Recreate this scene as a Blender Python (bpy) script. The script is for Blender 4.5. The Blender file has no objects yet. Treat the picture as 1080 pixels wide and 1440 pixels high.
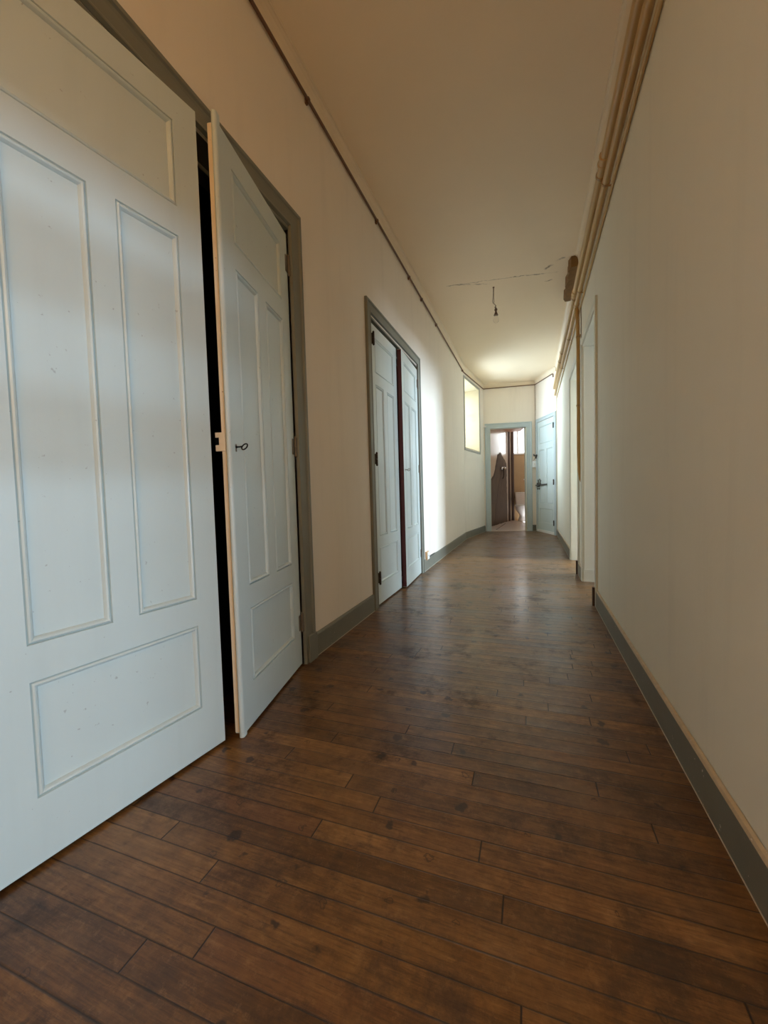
import bpy, bmesh, math, random
from mathutils import Vector, Matrix
random.seed(7)
S = bpy.context.scene
C = S.collection
PI = math.pi

# ------------------------------------------------------------------ node helpers
def new_mat(name):
    m = bpy.data.materials.new(name); m.use_nodes = True
    nt = m.node_tree; nt.nodes.clear()
    out = nt.nodes.new('ShaderNodeOutputMaterial')
    b = nt.nodes.new('ShaderNodeBsdfPrincipled')
    nt.links.new(b.outputs[0], out.inputs[0])
    return m, nt, b

class N:
    """small wrapper to write node maths"""
    def __init__(s, nt): s.nt = nt
    def put(s, sock, v):
        if isinstance(v, bpy.types.NodeSocket): s.nt.links.new(v, sock)
        elif v is not None: sock.default_value = v
    def m(s, op, a, b=None, c=None, clamp=False):
        n = s.nt.nodes.new('ShaderNodeMath'); n.operation = op; n.use_clamp = clamp
        s.put(n.inputs[0], a)
        if b is not None: s.put(n.inputs[1], b)
        if c is not None: s.put(n.inputs[2], c)
        return n.outputs[0]
    def coord(s):
        return s.nt.nodes.new('ShaderNodeTexCoord').outputs['Object']
    def sep(s, v):
        n = s.nt.nodes.new('ShaderNodeSeparateXYZ'); s.put(n.inputs[0], v); return n.outputs
    def comb(s, x, y, z=0.0):
        n = s.nt.nodes.new('ShaderNodeCombineXYZ')
        for i, v in enumerate((x, y, z)): s.put(n.inputs[i], v)
        return n.outputs[0]
    def vmul(s, v, k):
        n = s.nt.nodes.new('ShaderNodeVectorMath'); n.operation = 'MULTIPLY'
        s.put(n.inputs[0], v); n.inputs[1].default_value = k; return n.outputs[0]
    def vadd(s, v, k):
        n = s.nt.nodes.new('ShaderNodeVectorMath'); n.operation = 'ADD'
        s.put(n.inputs[0], v); s.put(n.inputs[1], k); return n.outputs[0]
    def noise(s, v, scale, detail=3.0, rough=0.55):
        n = s.nt.nodes.new('ShaderNodeTexNoise'); s.put(n.inputs['Vector'], v)
        n.inputs['Scale'].default_value = scale; n.inputs['Detail'].default_value = detail
        n.inputs['Roughness'].default_value = rough; return n.outputs[0]
    def white(s, x, y=0.0):
        n = s.nt.nodes.new('ShaderNodeTexWhiteNoise'); n.noise_dimensions = '2D'
        s.put(n.inputs['Vector'], s.comb(x, y)); return n.outputs[0]
    def voro(s, v, scale, rnd=1.0):
        n = s.nt.nodes.new('ShaderNodeTexVoronoi'); n.voronoi_dimensions = '2D'; s.put(n.inputs['Vector'], v)
        n.inputs['Scale'].default_value = scale; n.inputs['Randomness'].default_value = rnd
        return n.outputs['Distance'], n.outputs['Color']
    def ramp(s, f, stops):
        n = s.nt.nodes.new('ShaderNodeValToRGB'); s.put(n.inputs[0], f)
        e = n.color_ramp.elements
        while len(e) < len(stops): e.new(0.5)
        for el, (p, c) in zip(e, stops):
            el.position = p; el.color = (c[0], c[1], c[2], 1)
        return n.outputs[0]
    def rng(s, f, a, b, c=0.0, d=1.0):
        n = s.nt.nodes.new('ShaderNodeMapRange'); n.clamp = True
        s.put(n.inputs[0], f)
        for i, v in enumerate((a, b, c, d)): n.inputs[i+1].default_value = v
        return n.outputs[0]
    def mix(s, f, a, b, mode='MIX'):
        n = s.nt.nodes.new('ShaderNodeMix'); n.data_type = 'RGBA'; n.blend_type = mode
        s.put(n.inputs[0], f)
        for i, v in ((6, a), (7, b)):
            if isinstance(v, tuple): v = (v[0], v[1], v[2], 1)
            s.put(n.inputs[i], v)
        return n.outputs[2]
    def bump(s, h, bsdf, strength=0.3, dist=0.01):
        n = s.nt.nodes.new('ShaderNodeBump'); n.inputs['Strength'].default_value = strength
        n.inputs['Distance'].default_value = dist; s.put(n.inputs['Height'], h)
        s.nt.links.new(n.outputs[0], bsdf.inputs['Normal'])

def paint(name, col, rough=0.5, var=0.06, bump=0.12, scale=6.0, chips=None, streak=0.0, spec=0.5, dirt=None):
    """painted surface: small tone drift, brush texture, optional chipped spots and vertical streaks"""
    m, nt, b = new_mat(name); n = N(nt); P = n.coord()
    base = n.mix(n.noise(P, scale, 4), tuple(c*(1-var) for c in col), tuple(min(1, c*(1+var)) for c in col))
    if streak:
        q = n.vmul(P, (9, 9, .55))
        base = n.mix(n.m('MULTIPLY', n.rng(n.noise(q, 1.3, 4, .6), .5, .75), streak), base, tuple(c*.62 for c in col))
    if dirt:
        base = n.mix(n.m('MULTIPLY', n.rng(n.noise(n.vadd(P, (3.1, 1.7, .4)), 2.2, 6, .7), .55, .8), .5), base, dirt)
    if chips:
        base = n.mix(n.rng(n.noise(P, 55, 3, .6), .70, .73), base, chips)
    nt.links.new(base, b.inputs['Base Color'])
    b.inputs['Roughness'].default_value = rough
    b.inputs['Specular IOR Level'].default_value = spec
    n.bump(n.noise(P, 130, 3), b, bump, .002)
    return m

def plain(name, col, rough=0.5, metal=0.0, var=0.1):
    m, nt, b = new_mat(name); n = N(nt)
    base = n.mix(n.noise(n.coord(), 35, 4), tuple(c*(1-var) for c in col), tuple(min(1, c*(1+var)) for c in col))
    nt.links.new(base, b.inputs['Base Color'])
    b.inputs['Roughness'].default_value = rough; b.inputs['Metallic'].default_value = metal
    return m

def plaster(name, col, seg=(), var=0.04, streak=0.25, rough=0.75):
    """wall or ceiling plaster; seg = list of crack lines ((x0,y0),(x1,y1),half width) in the xy plane"""
    m, nt, b = new_mat(name); n = N(nt); P = n.coord()
    base = n.mix(n.noise(P, 1.7, 5, .6), tuple(c*(1-var) for c in col), tuple(min(1, c*(1+var)) for c in col))
    if streak:
        q = n.vmul(P, (5, 5, .5))
        base = n.mix(n.m('MULTIPLY', n.rng(n.noise(q, 1.6, 5, .62), .52, .8), streak), base, tuple(c*.72 for c in col))
    h = n.m('ADD', n.noise(P, 60, 4, .6), n.m('MULTIPLY', n.noise(P, 9, 3), 2.0))
    if seg:
        s = n.sep(P); x, y = s[0], s[1]
        wob = n.m('MULTIPLY', n.m('SUBTRACT', n.noise(P, 14, 4, .7), .5), .07)
        brk = n.noise(P, 8, 3, .7)
        tot = None
        for (x0, y0), (x1, y1), w in seg:
            L = math.hypot(x1-x0, y1-y0); tx, ty = (x1-x0)/L, (y1-y0)/L
            u = n.m('ADD', n.m('MULTIPLY', n.m('SUBTRACT', x, x0), tx), n.m('MULTIPLY', n.m('SUBTRACT', y, y0), ty))
            v = n.m('ADD', n.m('MULTIPLY', n.m('SUBTRACT', x, x0), -ty), n.m('MULTIPLY', n.m('SUBTRACT', y, y0), tx))
            d = n.m('ABSOLUTE', n.m('ADD', v, wob))
            k = n.rng(d, w*.4, w, 1, 0)
            k = n.m('MULTIPLY', k, n.rng(u, 0, .02)); k = n.m('MULTIPLY', k, n.rng(u, L-.02, L, 1, 0))
            k = n.m('MULTIPLY', k, n.rng(brk, .40, .55, .15, 1))
            tot = k if tot is None else n.m('MAXIMUM', tot, k)
        base = n.mix(n.m('MULTIPLY', tot, .75), base, (.16, .10, .055))
        h = n.m('SUBTRACT', h, n.m('MULTIPLY', tot, 3))
    nt.links.new(base, b.inputs['Base Color'])
    b.inputs['Roughness'].default_value = rough
    b.inputs['Specular IOR Level'].default_value = .3
    n.bump(h, b, .18, .003)
    return m

def wood_floor():
    m, nt, b = new_mat('oak_strip_floor'); n = N(nt); P = n.coord(); s = n.sep(P)
    x, y = s[0], s[1]
    W = .0624
    q = n.m('DIVIDE', n.m('ADD', n.m('SUBTRACT', y, n.m('MULTIPLY', x, .0189)), .0053), W)
    row = n.m('FLOOR', q); fr = n.m('SUBTRACT', q, row)
    L = n.m('ADD', .75, n.m('MULTIPLY', n.white(row, 3.3), .75))
    t = n.m('DIVIDE', n.m('ADD', x, n.m('MULTIPLY', n.white(row, 9.1), 7.0)), L)
    col = n.m('FLOOR', t); ft = n.m('SUBTRACT', t, col)
    idn = n.white(row, n.m('ADD', col, 17.3)); id2 = n.white(n.m('ADD', row, 41.7), col)
    # seams: the tongue lines vary in width from board to board
    edge = n.m('MINIMUM', fr, n.m('SUBTRACT', 1.0, fr))
    sw = n.m('ADD', .022, n.m('MULTIPLY', n.white(row, 77.0), .045))
    seam = n.m('SUBTRACT', 1.0, n.m('DIVIDE', edge, sw), clamp=True)
    endd = n.m('MULTIPLY', n.m('MINIMUM', ft, n.m('SUBTRACT', 1.0, ft)), L)
    eseam = n.rng(endd, .0008, .0028, 1, 0)
    seam = n.m('MAXIMUM', seam, eseam)
    # grain, each board shifted
    gv = n.comb(n.m('ADD', n.m('MULTIPLY', x, 3.0), n.m('MULTIPLY', idn, 37.0)), n.m('MULTIPLY', y, 48.0), n.m('MULTIPLY', id2, 11.0))
    grain = n.noise(gv, 1.6, 7, .72)
    fine = n.noise(n.comb(n.m('MULTIPLY', x, 14.0), n.m('MULTIPLY', y, 170.0), idn), 1.0, 4, .7)
    mott = n.noise(P, 16, 6, .75)
    tone = n.m('ADD', n.m('ADD', n.m('MULTIPLY', n.rng(idn, 0, 1, .2, .8), .42), n.m('MULTIPLY', n.rng(grain, .3, .7), .32)), n.m('MULTIPLY', n.rng(mott, .3, .7), .28))
    base = n.ramp(tone, [(0.15, (.034, .0132, .0034)), (.40, (.102, .0425, .0098)), (.62, (.190, .086, .0215)), (.88, (.345, .178, .055))])
    base = n.mix(n.m('MULTIPLY', n.rng(id2, .8, 1.0), .5), base, (.095, .030, .012))
    base = n.mix(n.rng(fine, .50, .66, 0, .5), base, (.030, .010, .0035))
    # wear: pale worn patches, dark blotches, round spots and rings
    worn = n.rng(n.noise(P, 2.3, 7, .72), .50, .66)
    base = n.mix(n.m('MULTIPLY', worn, .45), base, (.25, .135, .05))
    speck = n.rng(n.noise(n.vadd(P, (4, 2, 0)), 34, 7, .85), .54, .62)
    base = n.mix(n.m('MULTIPLY', speck, .28), base, (.30, .165, .065))
    blot = n.rng(n.noise(n.vadd(P, (8.3, 3.1, 0)), 4.5, 7, .75), .53, .64)
    base = n.mix(n.m('MULTIPLY', blot, .62), base, (.024, .008, .003))
    d, c = n.voro(n.vadd(P, n.vmul(n.comb(n.noise(P, 30, 2), n.noise(n.vadd(P, (5, 5, 5)), 30, 2)), (.05, .05, 0))), 7.0)
    cs = n.sep(c)
    rad = n.m('MULTIPLY', cs[0], .13)
    spot = n.m('MULTIPLY', n.rng(n.m('SUBTRACT', d, rad), -.03, .02, 1, 0), n.m('GREATER_THAN', cs[1], .40))
    base = n.mix(n.m('MULTIPLY', spot, .80), base, (.014, .005, .003))
    d2, c2 = n.voro(n.vadd(P, n.vmul(n.comb(n.noise(P, 60, 2), n.noise(n.vadd(P, (5, 5, 5)), 60, 2)), (.03, .03, 0))), 6.3)
    c2s = n.sep(c2)
    ring = n.m('ABSOLUTE', n.m('SUBTRACT', d2, n.m('ADD', .03, n.m('MULTIPLY', c2s[0], .045))))
    ring = n.m('MULTIPLY', n.rng(ring, .004, .016, 1, 0), n.m('GREATER_THAN', c2s[1], .62))
    base = n.mix(n.m('MULTIPLY', ring, .6), base, (.014, .006, .003))
    base = n.mix(n.m('MULTIPLY', seam, .92), base, (.007, .003, .002))
    nt.links.new(base, b.inputs['Base Color'])
    ro = n.m('ADD', .225, n.m('MULTIPLY', n.noise(P, 3.2, 5, .65), .20))
    ro = n.m('ADD', ro, n.m('MULTIPLY', idn, .09))
    ro = n.m('ADD', ro, n.m('MULTIPLY', n.m('MAXIMUM', seam, blot), .18))
    nt.links.new(ro, b.inputs['Roughness'])
    b.inputs['Specular IOR Level'].default_value = .55
    b.inputs['Coat Weight'].default_value = .30; b.inputs['Coat Roughness'].default_value = .20; b.inputs['Coat IOR'].default_value = 1.45
    cup = n.m('MULTIPLY', n.m('POWER', n.m('ABSOLUTE', n.m('SUBTRACT', fr, .5)), 2.0), 1.1)
    tilt = n.m('MULTIPLY', n.m('MULTIPLY', n.m('SUBTRACT', idn, .5), fr), .5)
    h = n.m('ADD', n.m('ADD', cup, tilt), n.m('ADD', n.m('MULTIPLY', grain, .10), n.m('MULTIPLY', n.noise(P, 5, 3), .9)))
    h = n.m('SUBTRACT', h, n.m('MULTIPLY', seam, .55))
    n.bump(h, b, .55, .0035)
    return m

M = {}
M['floor'] = wood_floor()
WALL = (.80, .728, .632)
M['wall'] = plaster('cream_wall_plaster', WALL, streak=.22)
M['wall_right'] = plaster('bounce_tinted_wall_plaster', (.765, .735, .615), streak=.22)  # cream wall plaster with the greenish bounce off the doors put into its colour
M['ceiling'] = plaster('cream_ceiling_plaster', (.88, .745, .56), streak=0,
    seg=[((-.86, 4.47), (.02, 4.60), .006), ((-.02, 4.60), (.30, 4.66), .011), ((.16, 4.80), (.25, 4.80), .018),
         ((.25, 4.43), (.345, 4.39), .020), ((.15, 4.55), (.24, 4.48), .022), ((-.80, 4.47), (-.38, 4.62), .006)])
M['door'] = paint('pale_blue_green_door_paint', (.56, .625, .60), .36, .05, .10, 3.0, streak=.10, chips=(.40, .43, .41))
M['casing'] = paint('grey_green_casing_paint', (.185, .185, .150), .45, .10, .15, 6.0, streak=.10)
M['skirt'] = paint('grey_olive_skirting_paint', (.165, .160, .125), .5, .14, .2, 8.0, chips=(.55, .50, .42), dirt=(.15, .14, .11))
M['lip'] = paint('worn_bare_skirting_lip', (.50, .40, .27), .6, .25, .3, 30.0, chips=(.70, .66, .58))
M['chip'] = paint('chipped_pale_edge', (.52, .47, .38), .6, .35, .3, 40.0, chips=(.22, .20, .16))
M['blue_casing'] = paint('light_grey_blue_casing_paint', (.44, .50, .505), .4, .06, .12, 6.0)
M['reveal'] = paint('pale_green_reveal_paint', (.62, .62, .53), .45, .05, .12, 5.0, chips=(.75, .72, .66))
M['cream'] = paint('cream_edge_paint', (.80, .67, .49), .5, .08, .15, 14.0, chips=(.42, .30, .18))
M['red'] = paint('dark_red_paint', (.085, .008, .010), .4, .15, .1, 10.0)
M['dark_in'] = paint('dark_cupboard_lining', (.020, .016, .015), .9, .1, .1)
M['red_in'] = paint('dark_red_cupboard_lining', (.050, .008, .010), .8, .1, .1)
M['hinge'] = plain('tarnished_hinge_iron', (.17, .14, .105), .5, .35)
M['hinge_dark'] = plain('dark_bronze_hinge', (.055, .043, .033), .5, .5)
M['iron'] = plain('black_iron_key', (.012, .012, .012), .35, .7)
M['old_iron'] = plain('dull_grey_iron', (.13, .13, .12), .45, .6)
M['steel'] = plain('grey_steel', (.35, .34, .32), .3, .9)
M['conduit'] = paint('brown_conduit_paint', (.135, .060, .026), .45, .12, .1, 20.0)
M['cove'] = paint('cream_cornice_paint', (.76, .64, .475), .6, .05, .15)
M['pipe'] = paint('cream_ochre_pipe_paint', (.52, .33, .125), .34, .08, .12, 14.0)
M['pipe_dark'] = paint('ochre_riser_paint', (.46, .27, .085), .36, .12, .12, 12.0)
M['bracket'] = paint('ochre_bracket_paint', (.36, .21, .075), .45, .12, .12, 20.0)
M['lath'] = paint('bare_brown_lath', (.21, .11, .035), .8, .25, .5, 22.0, streak=.4)
M['block'] = plain('dark_brown_wood_block', (.060, .030, .017), .55)
M['brown_plastic'] = plain('brown_bakelite', (.16, .085, .04), .4)
M['wire'] = plain('grey_brown_flex', (.20, .13, .08), .6)
M['white_plastic'] = plain('white_plastic', (.86, .86, .84), .35, 0, .04)
M['orange_plastic'] = plain('tan_orange_plastic', (.62, .38, .20), .45)
M['grey_trim'] = paint('grey_niche_trim', (.33, .33, .30), .5, .08, .12)
M['stone'] = paint('pale_ochre_limewash', (.46, .375, .225), .8, .10, .5, 4.0, dirt=(.30, .22, .105))
M['window_wood'] = paint('tan_window_wood', (.50, .37, .23), .5, .1, .15)
M['white_wood'] = paint('white_window_paint', (.78, .77, .74), .4, .04, .1)
M['ceramic'] = plain('white_glazed_ceramic', (.78, .72, .66), .12, 0, .03)
M['seat'] = plain('white_seat_plastic', (.80, .75, .69), .25, 0, .03)
M['ochre_wall'] = plaster('ochre_washroom_wall', (.50, .335, .175), var=.18, streak=.3)
M['gloss_wall'] = paint('glossy_cream_washroom_wall', (.60, .50, .40), .22, .08, .15, 2.5, dirt=(.42, .32, .24))
M['bare'] = paint('bare_brown_plaster', (.115, .078, .05), .9, .30, .7, 5.0, streak=.9, dirt=(.035, .022, .015))
M['bare_rim'] = paint('dark_stained_plaster_rim', (.085, .055, .035), .9, .3, .5, 6.0)
M['soil'] = paint('brown_soil_pipe_paint', (.085, .050, .036), .5, .2, .2, 8.0, streak=.5)
M['red_ceil'] = paint('red_brown_board_ceiling', (.42, .20, .10), .6, .15, .2, 5.0)
M['lino'] = paint('pale_pink_lino', (.56, .45, .37), .3, .12, .1, 5.0, dirt=(.38, .28, .22))
M['lino_line'] = plain('brown_floor_strip', (.14, .085, .055), .5)
M['brass'] = plain('tap_chrome', (.62, .60, .56), .18, 1.0)
M['red_plastic'] = plain('coral_plastic', (.62, .22, .14), .4)

mg, ntg, bg = new_mat('window_glass')
tr = ntg.nodes.new('ShaderNodeBsdfTransparent'); tr.inputs[0].default_value = (.95, .97, .97, 1)
bg.inputs['Base Color'].default_value = (.9, .9, .9, 1); bg.inputs['Roughness'].default_value = .02
mx = ntg.nodes.new('ShaderNodeMixShader'); mx.inputs[0].default_value = .07
ntg.links.new(tr.outputs[0], mx.inputs[1]); ntg.links.new(bg.outputs[0], mx.inputs[2])
ntg.links.new(mx.outputs[0], [q for q in ntg.nodes if q.type == 'OUTPUT_MATERIAL'][0].inputs[0])
M['glass'] = mg
mb_, ntb, bb_ = new_mat('clear_bulb_glass')
bb_.inputs['Base Color'].default_value = (.97, .95, .93, 1); bb_.inputs['Roughness'].default_value = .03
bb_.inputs['Transmission Weight'].default_value = 1.0; bb_.inputs['IOR'].default_value = 1.12
M['bulb'] = mb_

# ------------------------------------------------------------------ mesh helpers
class MB:
    def __init__(s, X=None): s.bm = bmesh.new(); s.X = X or Matrix()
    def v(s, p): return s.bm.verts.new(s.X @ Vector(p))
    def face(s, vs):
        try: return s.bm.faces.new(vs)
        except ValueError: return None
    def box(s, x0, y0, z0, x1, y1, z1, bev=0.0):
        x0, x1 = sorted((x0, x1)); y0, y1 = sorted((y0, y1)); z0, z1 = sorted((z0, z1))
        p = [s.v(q) for q in ((x0,y0,z0),(x1,y0,z0),(x1,y1,z0),(x0,y1,z0),(x0,y0,z1),(x1,y0,z1),(x1,y1,z1),(x0,y1,z1))]
        fs = [s.face([p[i] for i in f]) for f in ((0,3,2,1),(4,5,6,7),(0,1,5,4),(1,2,6,5),(2,3,7,6),(3,0,4,7))]
        if bev:
            es = list({e for f in fs for e in f.edges})
            bmesh.ops.bevel(s.bm, geom=es, offset=bev, segments=2, profile=.6, affect='EDGES')
        return s
    def tube(s, pts, r, seg=12, cap=True):
        pts = [s.X @ Vector(p) for p in pts]; rings = []; up = None
        rr = r if isinstance(r, (list, tuple)) else [r]*len(pts)
        for i, p in enumerate(pts):
            a = pts[max(i-1, 0)]; b = pts[min(i+1, len(pts)-1)]
            t = (b-a).normalized()
            if up is None:
                up = Vector((0,0,1)) if abs(t.z) < .9 else Vector((1,0,0))
            e1 = (up - t*up.dot(t)).normalized(); e2 = t.cross(e1); up = e1
            rings.append([s.bm.verts.new(p + (e1*math.cos(2*PI*k/seg) + e2*math.sin(2*PI*k/seg))*rr[i]) for k in range(seg)])
        for A, B in zip(rings, rings[1:]):
            for k in range(seg): s.face([A[k], A[(k+1)%seg], B[(k+1)%seg], B[k]])
        if cap: s.face(rings[0][::-1]); s.face(rings[-1])
        return s
    def lathe(s, prof, Q=None, seg=24, sx=1.0, sy=1.0):
        Q = Q or Matrix(); rings = []
        for r, z in prof:
            rings.append([s.v(Q @ Vector((r*sx*math.cos(2*PI*k/seg), r*sy*math.sin(2*PI*k/seg), z))) for k in range(seg)])
        for A, B in zip(rings, rings[1:]):
            for k in range(seg): s.face([A[k], A[(k+1)%seg], B[(k+1)%seg], B[k]])
        s.face(rings[0][::-1]); s.face(rings[-1])
        return s
    def loft(s, loops):
        R_ = [[s.v(p) for p in L] for L in loops]; n = len(R_[0])
        for A, B in zip(R_, R_[1:]):
            for k in range(n): s.face([A[k], A[(k+1)%n], B[(k+1)%n], B[k]])
        s.face(R_[0][::-1]); s.face(R_[-1]); return s
    def sweep(s, path, prof, close=False):
        """path: list of (point, sidevec, outvec): profile (a,b) placed at point + a*side + b*out"""
        R_ = [[s.v(Vector(p) + Vector(e)*a + Vector(o)*b) for a, b in prof] for p, e, o in path]
        n = len(prof); m = len(R_)
        for i in range(m if close else m-1):
            A, B = R_[i], R_[(i+1) % m]
            for k in range(n-1): s.face([A[k], A[k+1], B[k+1], B[k]])
            if not close or True: s.face([A[n-1], A[0], B[0], B[n-1]])
        if not close: s.face(R_[0][::-1]); s.face(R_[-1])
        return s
    def prism(s, pts, lo, hi, place):
        A = [s.v(place(a, b, lo)) for a, b in pts]; B = [s.v(place(a, b, hi)) for a, b in pts]
        n = len(pts)
        for k in range(n): s.face([A[k], A[(k+1)%n], B[(k+1)%n], B[k]])
        s.face(A[::-1]); s.face(B); return s

def obj(name, mb, mat, parent=None, smooth=False, loc=None):
    bmesh.ops.recalc_face_normals(mb.bm, faces=mb.bm.faces)
    me = bpy.data.meshes.new(name)
    if loc is not None: bmesh.ops.translate(mb.bm, verts=mb.bm.verts, vec=-Vector(loc))
    mb.bm.to_mesh(me); mb.bm.free()
    mats = mat if isinstance(mat, (list, tuple)) else [mat]
    for q in mats: me.materials.append(M[q] if isinstance(q, str) else q)
    if smooth:
        for p in me.polygons: p.use_smooth = True
        try: me.set_sharp_from_angle(angle=math.radians(40))
        except Exception: pass
    o = bpy.data.objects.new(name, me); C.objects.link(o)
    if parent is not None: o.parent = parent
    if loc is not None: o.location = loc
    return o
def tag(o, label, cat, group=None):
    o['label'] = label; o['category'] = cat
    if group: o['group'] = group
    return o
def struct(o, label=None, cat=None):
    o['kind'] = 'structure'
    if label: o['label'] = label
    if cat: o['category'] = cat
    return o
def empty(name, loc=(0,0,0), rotz=0.0):
    o = bpy.data.objects.new(name, None); C.objects.link(o)
    o.location = loc; o.rotation_euler = (0,0,rotz); o.empty_display_size = .1
    return o
def frame(origin, ang):
    return Matrix.Translation(Vector(origin)) @ Matrix.Rotation(ang, 4, 'Z')

# ------------------------------------------------------------------ key places
H_CEIL = 3.17
YB, YC = -2.6, 7.381                                # back of the corridor, chamfer corner
FL = Matrix.Translation((-1.1245, 0, 0))            # left skirting face, +x into corridor
FR = frame((.4403, 0, 0), -.00335)                  # right skirting face, +x into the wall
P0, P1 = Vector((-1.124, YC, 0)), Vector((-.928, 8.843, 0))
FC = frame(P0, -math.atan2(P1.x-P0.x, P1.y-P0.y))   # chamfer: +y along the wall, +x into corridor
LC = (P1-P0).length
PE = Vector((.118, 9.036, 0)); PR = Vector((.468, 8.150, 0))
FF = frame(P1, math.atan2(PE.y-P1.y, PE.x-P1.x)); LF = (PE-P1).length      # far wall: +x along, +y into wall
FD = frame(PE, math.atan2(PR.y-PE.y, PR.x-PE.x)); LD = (PR-PE).length      # latched-door wall
WL = -.0135                                          # left wall plane in FL

# ------------------------------------------------------------------ floor and ceiling
f = MB()
pts = [(-1.95, YB-.15), (3.4, YB-.15), (3.4, 8.6), (1.2, 9.3), (-1.25, 8.93), (-1.95, 8.0)]
f.prism(pts, -.10, 0, lambda a, b, c: (a, b, c))
struct(obj('floor', f, 'floor'), 'worn reddish brown strip wood floor running across the corridor', 'floor')
f = MB()
f.prism([(-1.95, YB-.15), (3.4, YB-.15), (3.4, 9.4), (-1.95, 9.4)], H_CEIL, H_CEIL+.12, lambda a, b, c: (a, b, c))
struct(obj('ceiling', f, 'ceiling'), 'cream plaster ceiling with a hairline crack beside the hanging bulb', 'ceiling')

# ------------------------------------------------------------------ walls
AO = (.440, 1.775); BO = (2.855, 4.185)              # cupboard openings along the left wall
OT = 2.245                                           # their head height
def wall_with(mb, segs, x0, x1):
    for y0, y1, z0, z1 in segs: mb.box(x0, y0, z0, x1, y1, z1)
w = MB(FL)
wall_with(w, [(YB, AO[0], 0, H_CEIL), (AO[0], AO[1], OT, H_CEIL), (AO[1], BO[0], 0, H_CEIL), (BO[0], BO[1], OT, H_CEIL), (BO[1], YC, 0, H_CEIL)], WL-.16, WL)
struct(obj('wall_left', w, 'wall'), 'long cream plaster wall holding the two built-in cupboards', 'wall')
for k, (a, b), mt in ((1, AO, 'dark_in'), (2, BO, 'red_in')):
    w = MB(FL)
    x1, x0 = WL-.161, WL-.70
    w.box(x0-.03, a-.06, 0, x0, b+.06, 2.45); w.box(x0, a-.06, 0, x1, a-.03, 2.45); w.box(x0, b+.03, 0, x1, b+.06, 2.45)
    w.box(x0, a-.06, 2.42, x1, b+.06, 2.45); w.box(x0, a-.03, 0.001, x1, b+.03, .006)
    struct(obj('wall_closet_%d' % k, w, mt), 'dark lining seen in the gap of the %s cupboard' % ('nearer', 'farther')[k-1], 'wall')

NV0, NV1, NZ0, NZ1 = .055, 1.125, 1.70, 2.985        # niche window in the chamfer wall
w = MB(FC)
wx = -.0135
wall_with(w, [(0, NV0, 0, H_CEIL), (NV1, LC+.03, 0, H_CEIL), (NV0, NV1, 0, NZ0), (NV0, NV1, NZ1, H_CEIL)], wx-.50, wx)
struct(obj('wall_left_far', w, 'wall'), 'angled cream wall with the deep window recess', 'wall')

FO0, FO1, FOZ = .115, .865, 2.232
w = MB(FF)
for a in ((-.25, FO0, 0, H_CEIL), (FO1, LF+.10, 0, H_CEIL), (FO0, FO1, FOZ, H_CEIL)): w.box(a[0], .0, a[2], a[1], .14, a[3])
struct(obj('wall_far', w, 'wall'), 'white end wall above and around the open washroom doorway', 'wall')
w = MB(FD)
w.box(0, 0, 0, .045, .14, H_CEIL); w.box(.045, 0, 2.30, LD-.055, .14, H_CEIL); w.box(LD-.055, 0, 0, LD, .14, H_CEIL)
struct(obj('wall_far_right', w, 'wall'), 'angled white wall holding the narrow latched door', 'wall')

R0 = (-1.05, .72); R1 = (3.345, 4.185); R2 = (4.535, 5.405); RZ = 2.222
w = MB(FR)
rx0, rx1 = .0145, .25
for a in ((YB, R0[0], 0, H_CEIL), (R0[0], R0[1], 0, .06), (R0[0], R0[1], 1.60, H_CEIL), (R0[1], R1[0], 0, H_CEIL), (R1[0], R1[1], RZ, H_CEIL), (R1[1], R2[0], 0, H_CEIL), (R2[0], R2[1], RZ, H_CEIL), (R2[1], 8.17, 0, H_CEIL)):
    w.box(rx0, a[0], a[2], rx1, a[1], a[3])
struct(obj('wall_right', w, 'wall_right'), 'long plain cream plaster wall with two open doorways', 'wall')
w = MB()
w.box(-1.95, YB-.12, 0, .75, YB, H_CEIL)
struct(obj('wall_back', w, 'wall'))
# side rooms behind the right-hand doorways: outer wall with three window openings
w = MB()
WX0, WX1 = 3.1, 3.3
wins = [(-2.0, .5, .05, 1.75), (3.25, 4.25, .7, 2.6), (4.95, 6.1, .7, 2.6)]
yy = YB
for a, b, z0, z1 in wins:
    w.box(WX0, yy, 0, WX1, a, H_CEIL); w.box(WX0, a, 0, WX1, b, z0); w.box(WX0, a, z1, WX1, b, H_CEIL); yy = b
w.box(WX0, yy, 0, WX1, 8.4, H_CEIL)
w.box(.75, YB-.12, 0, WX1, YB, H_CEIL); w.box(.72, 1.9, 0, WX0, 2.02, H_CEIL); w.box(.72, 4.30, 0, WX0, 4.42, H_CEIL); w.box(.72, 8.2, 0, WX1, 8.32, H_CEIL)
struct(obj('wall_side_rooms', w, 'wall'))
for i, (a, b, z0, z1) in enumerate(wins):
    w = MB(); q = .05
    w.box(WX0+.06, a, z0, WX0+.12, a+q, z1); w.box(WX0+.06, b-q, z0, WX0+.12, b, z1)
    w.box(WX0+.06, a+q, z0, WX0+.12, b-q, z0+q); w.box(WX0+.06, a+q, z1-q, WX0+.12, b-q, z1)
    w.box(WX0+.06, (a+b)/2-.03, z0+q, WX0+.12, (a+b)/2+.03, z1-q)
    struct(obj('window_%d' % (i+3), w, 'white_wood'))

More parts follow.
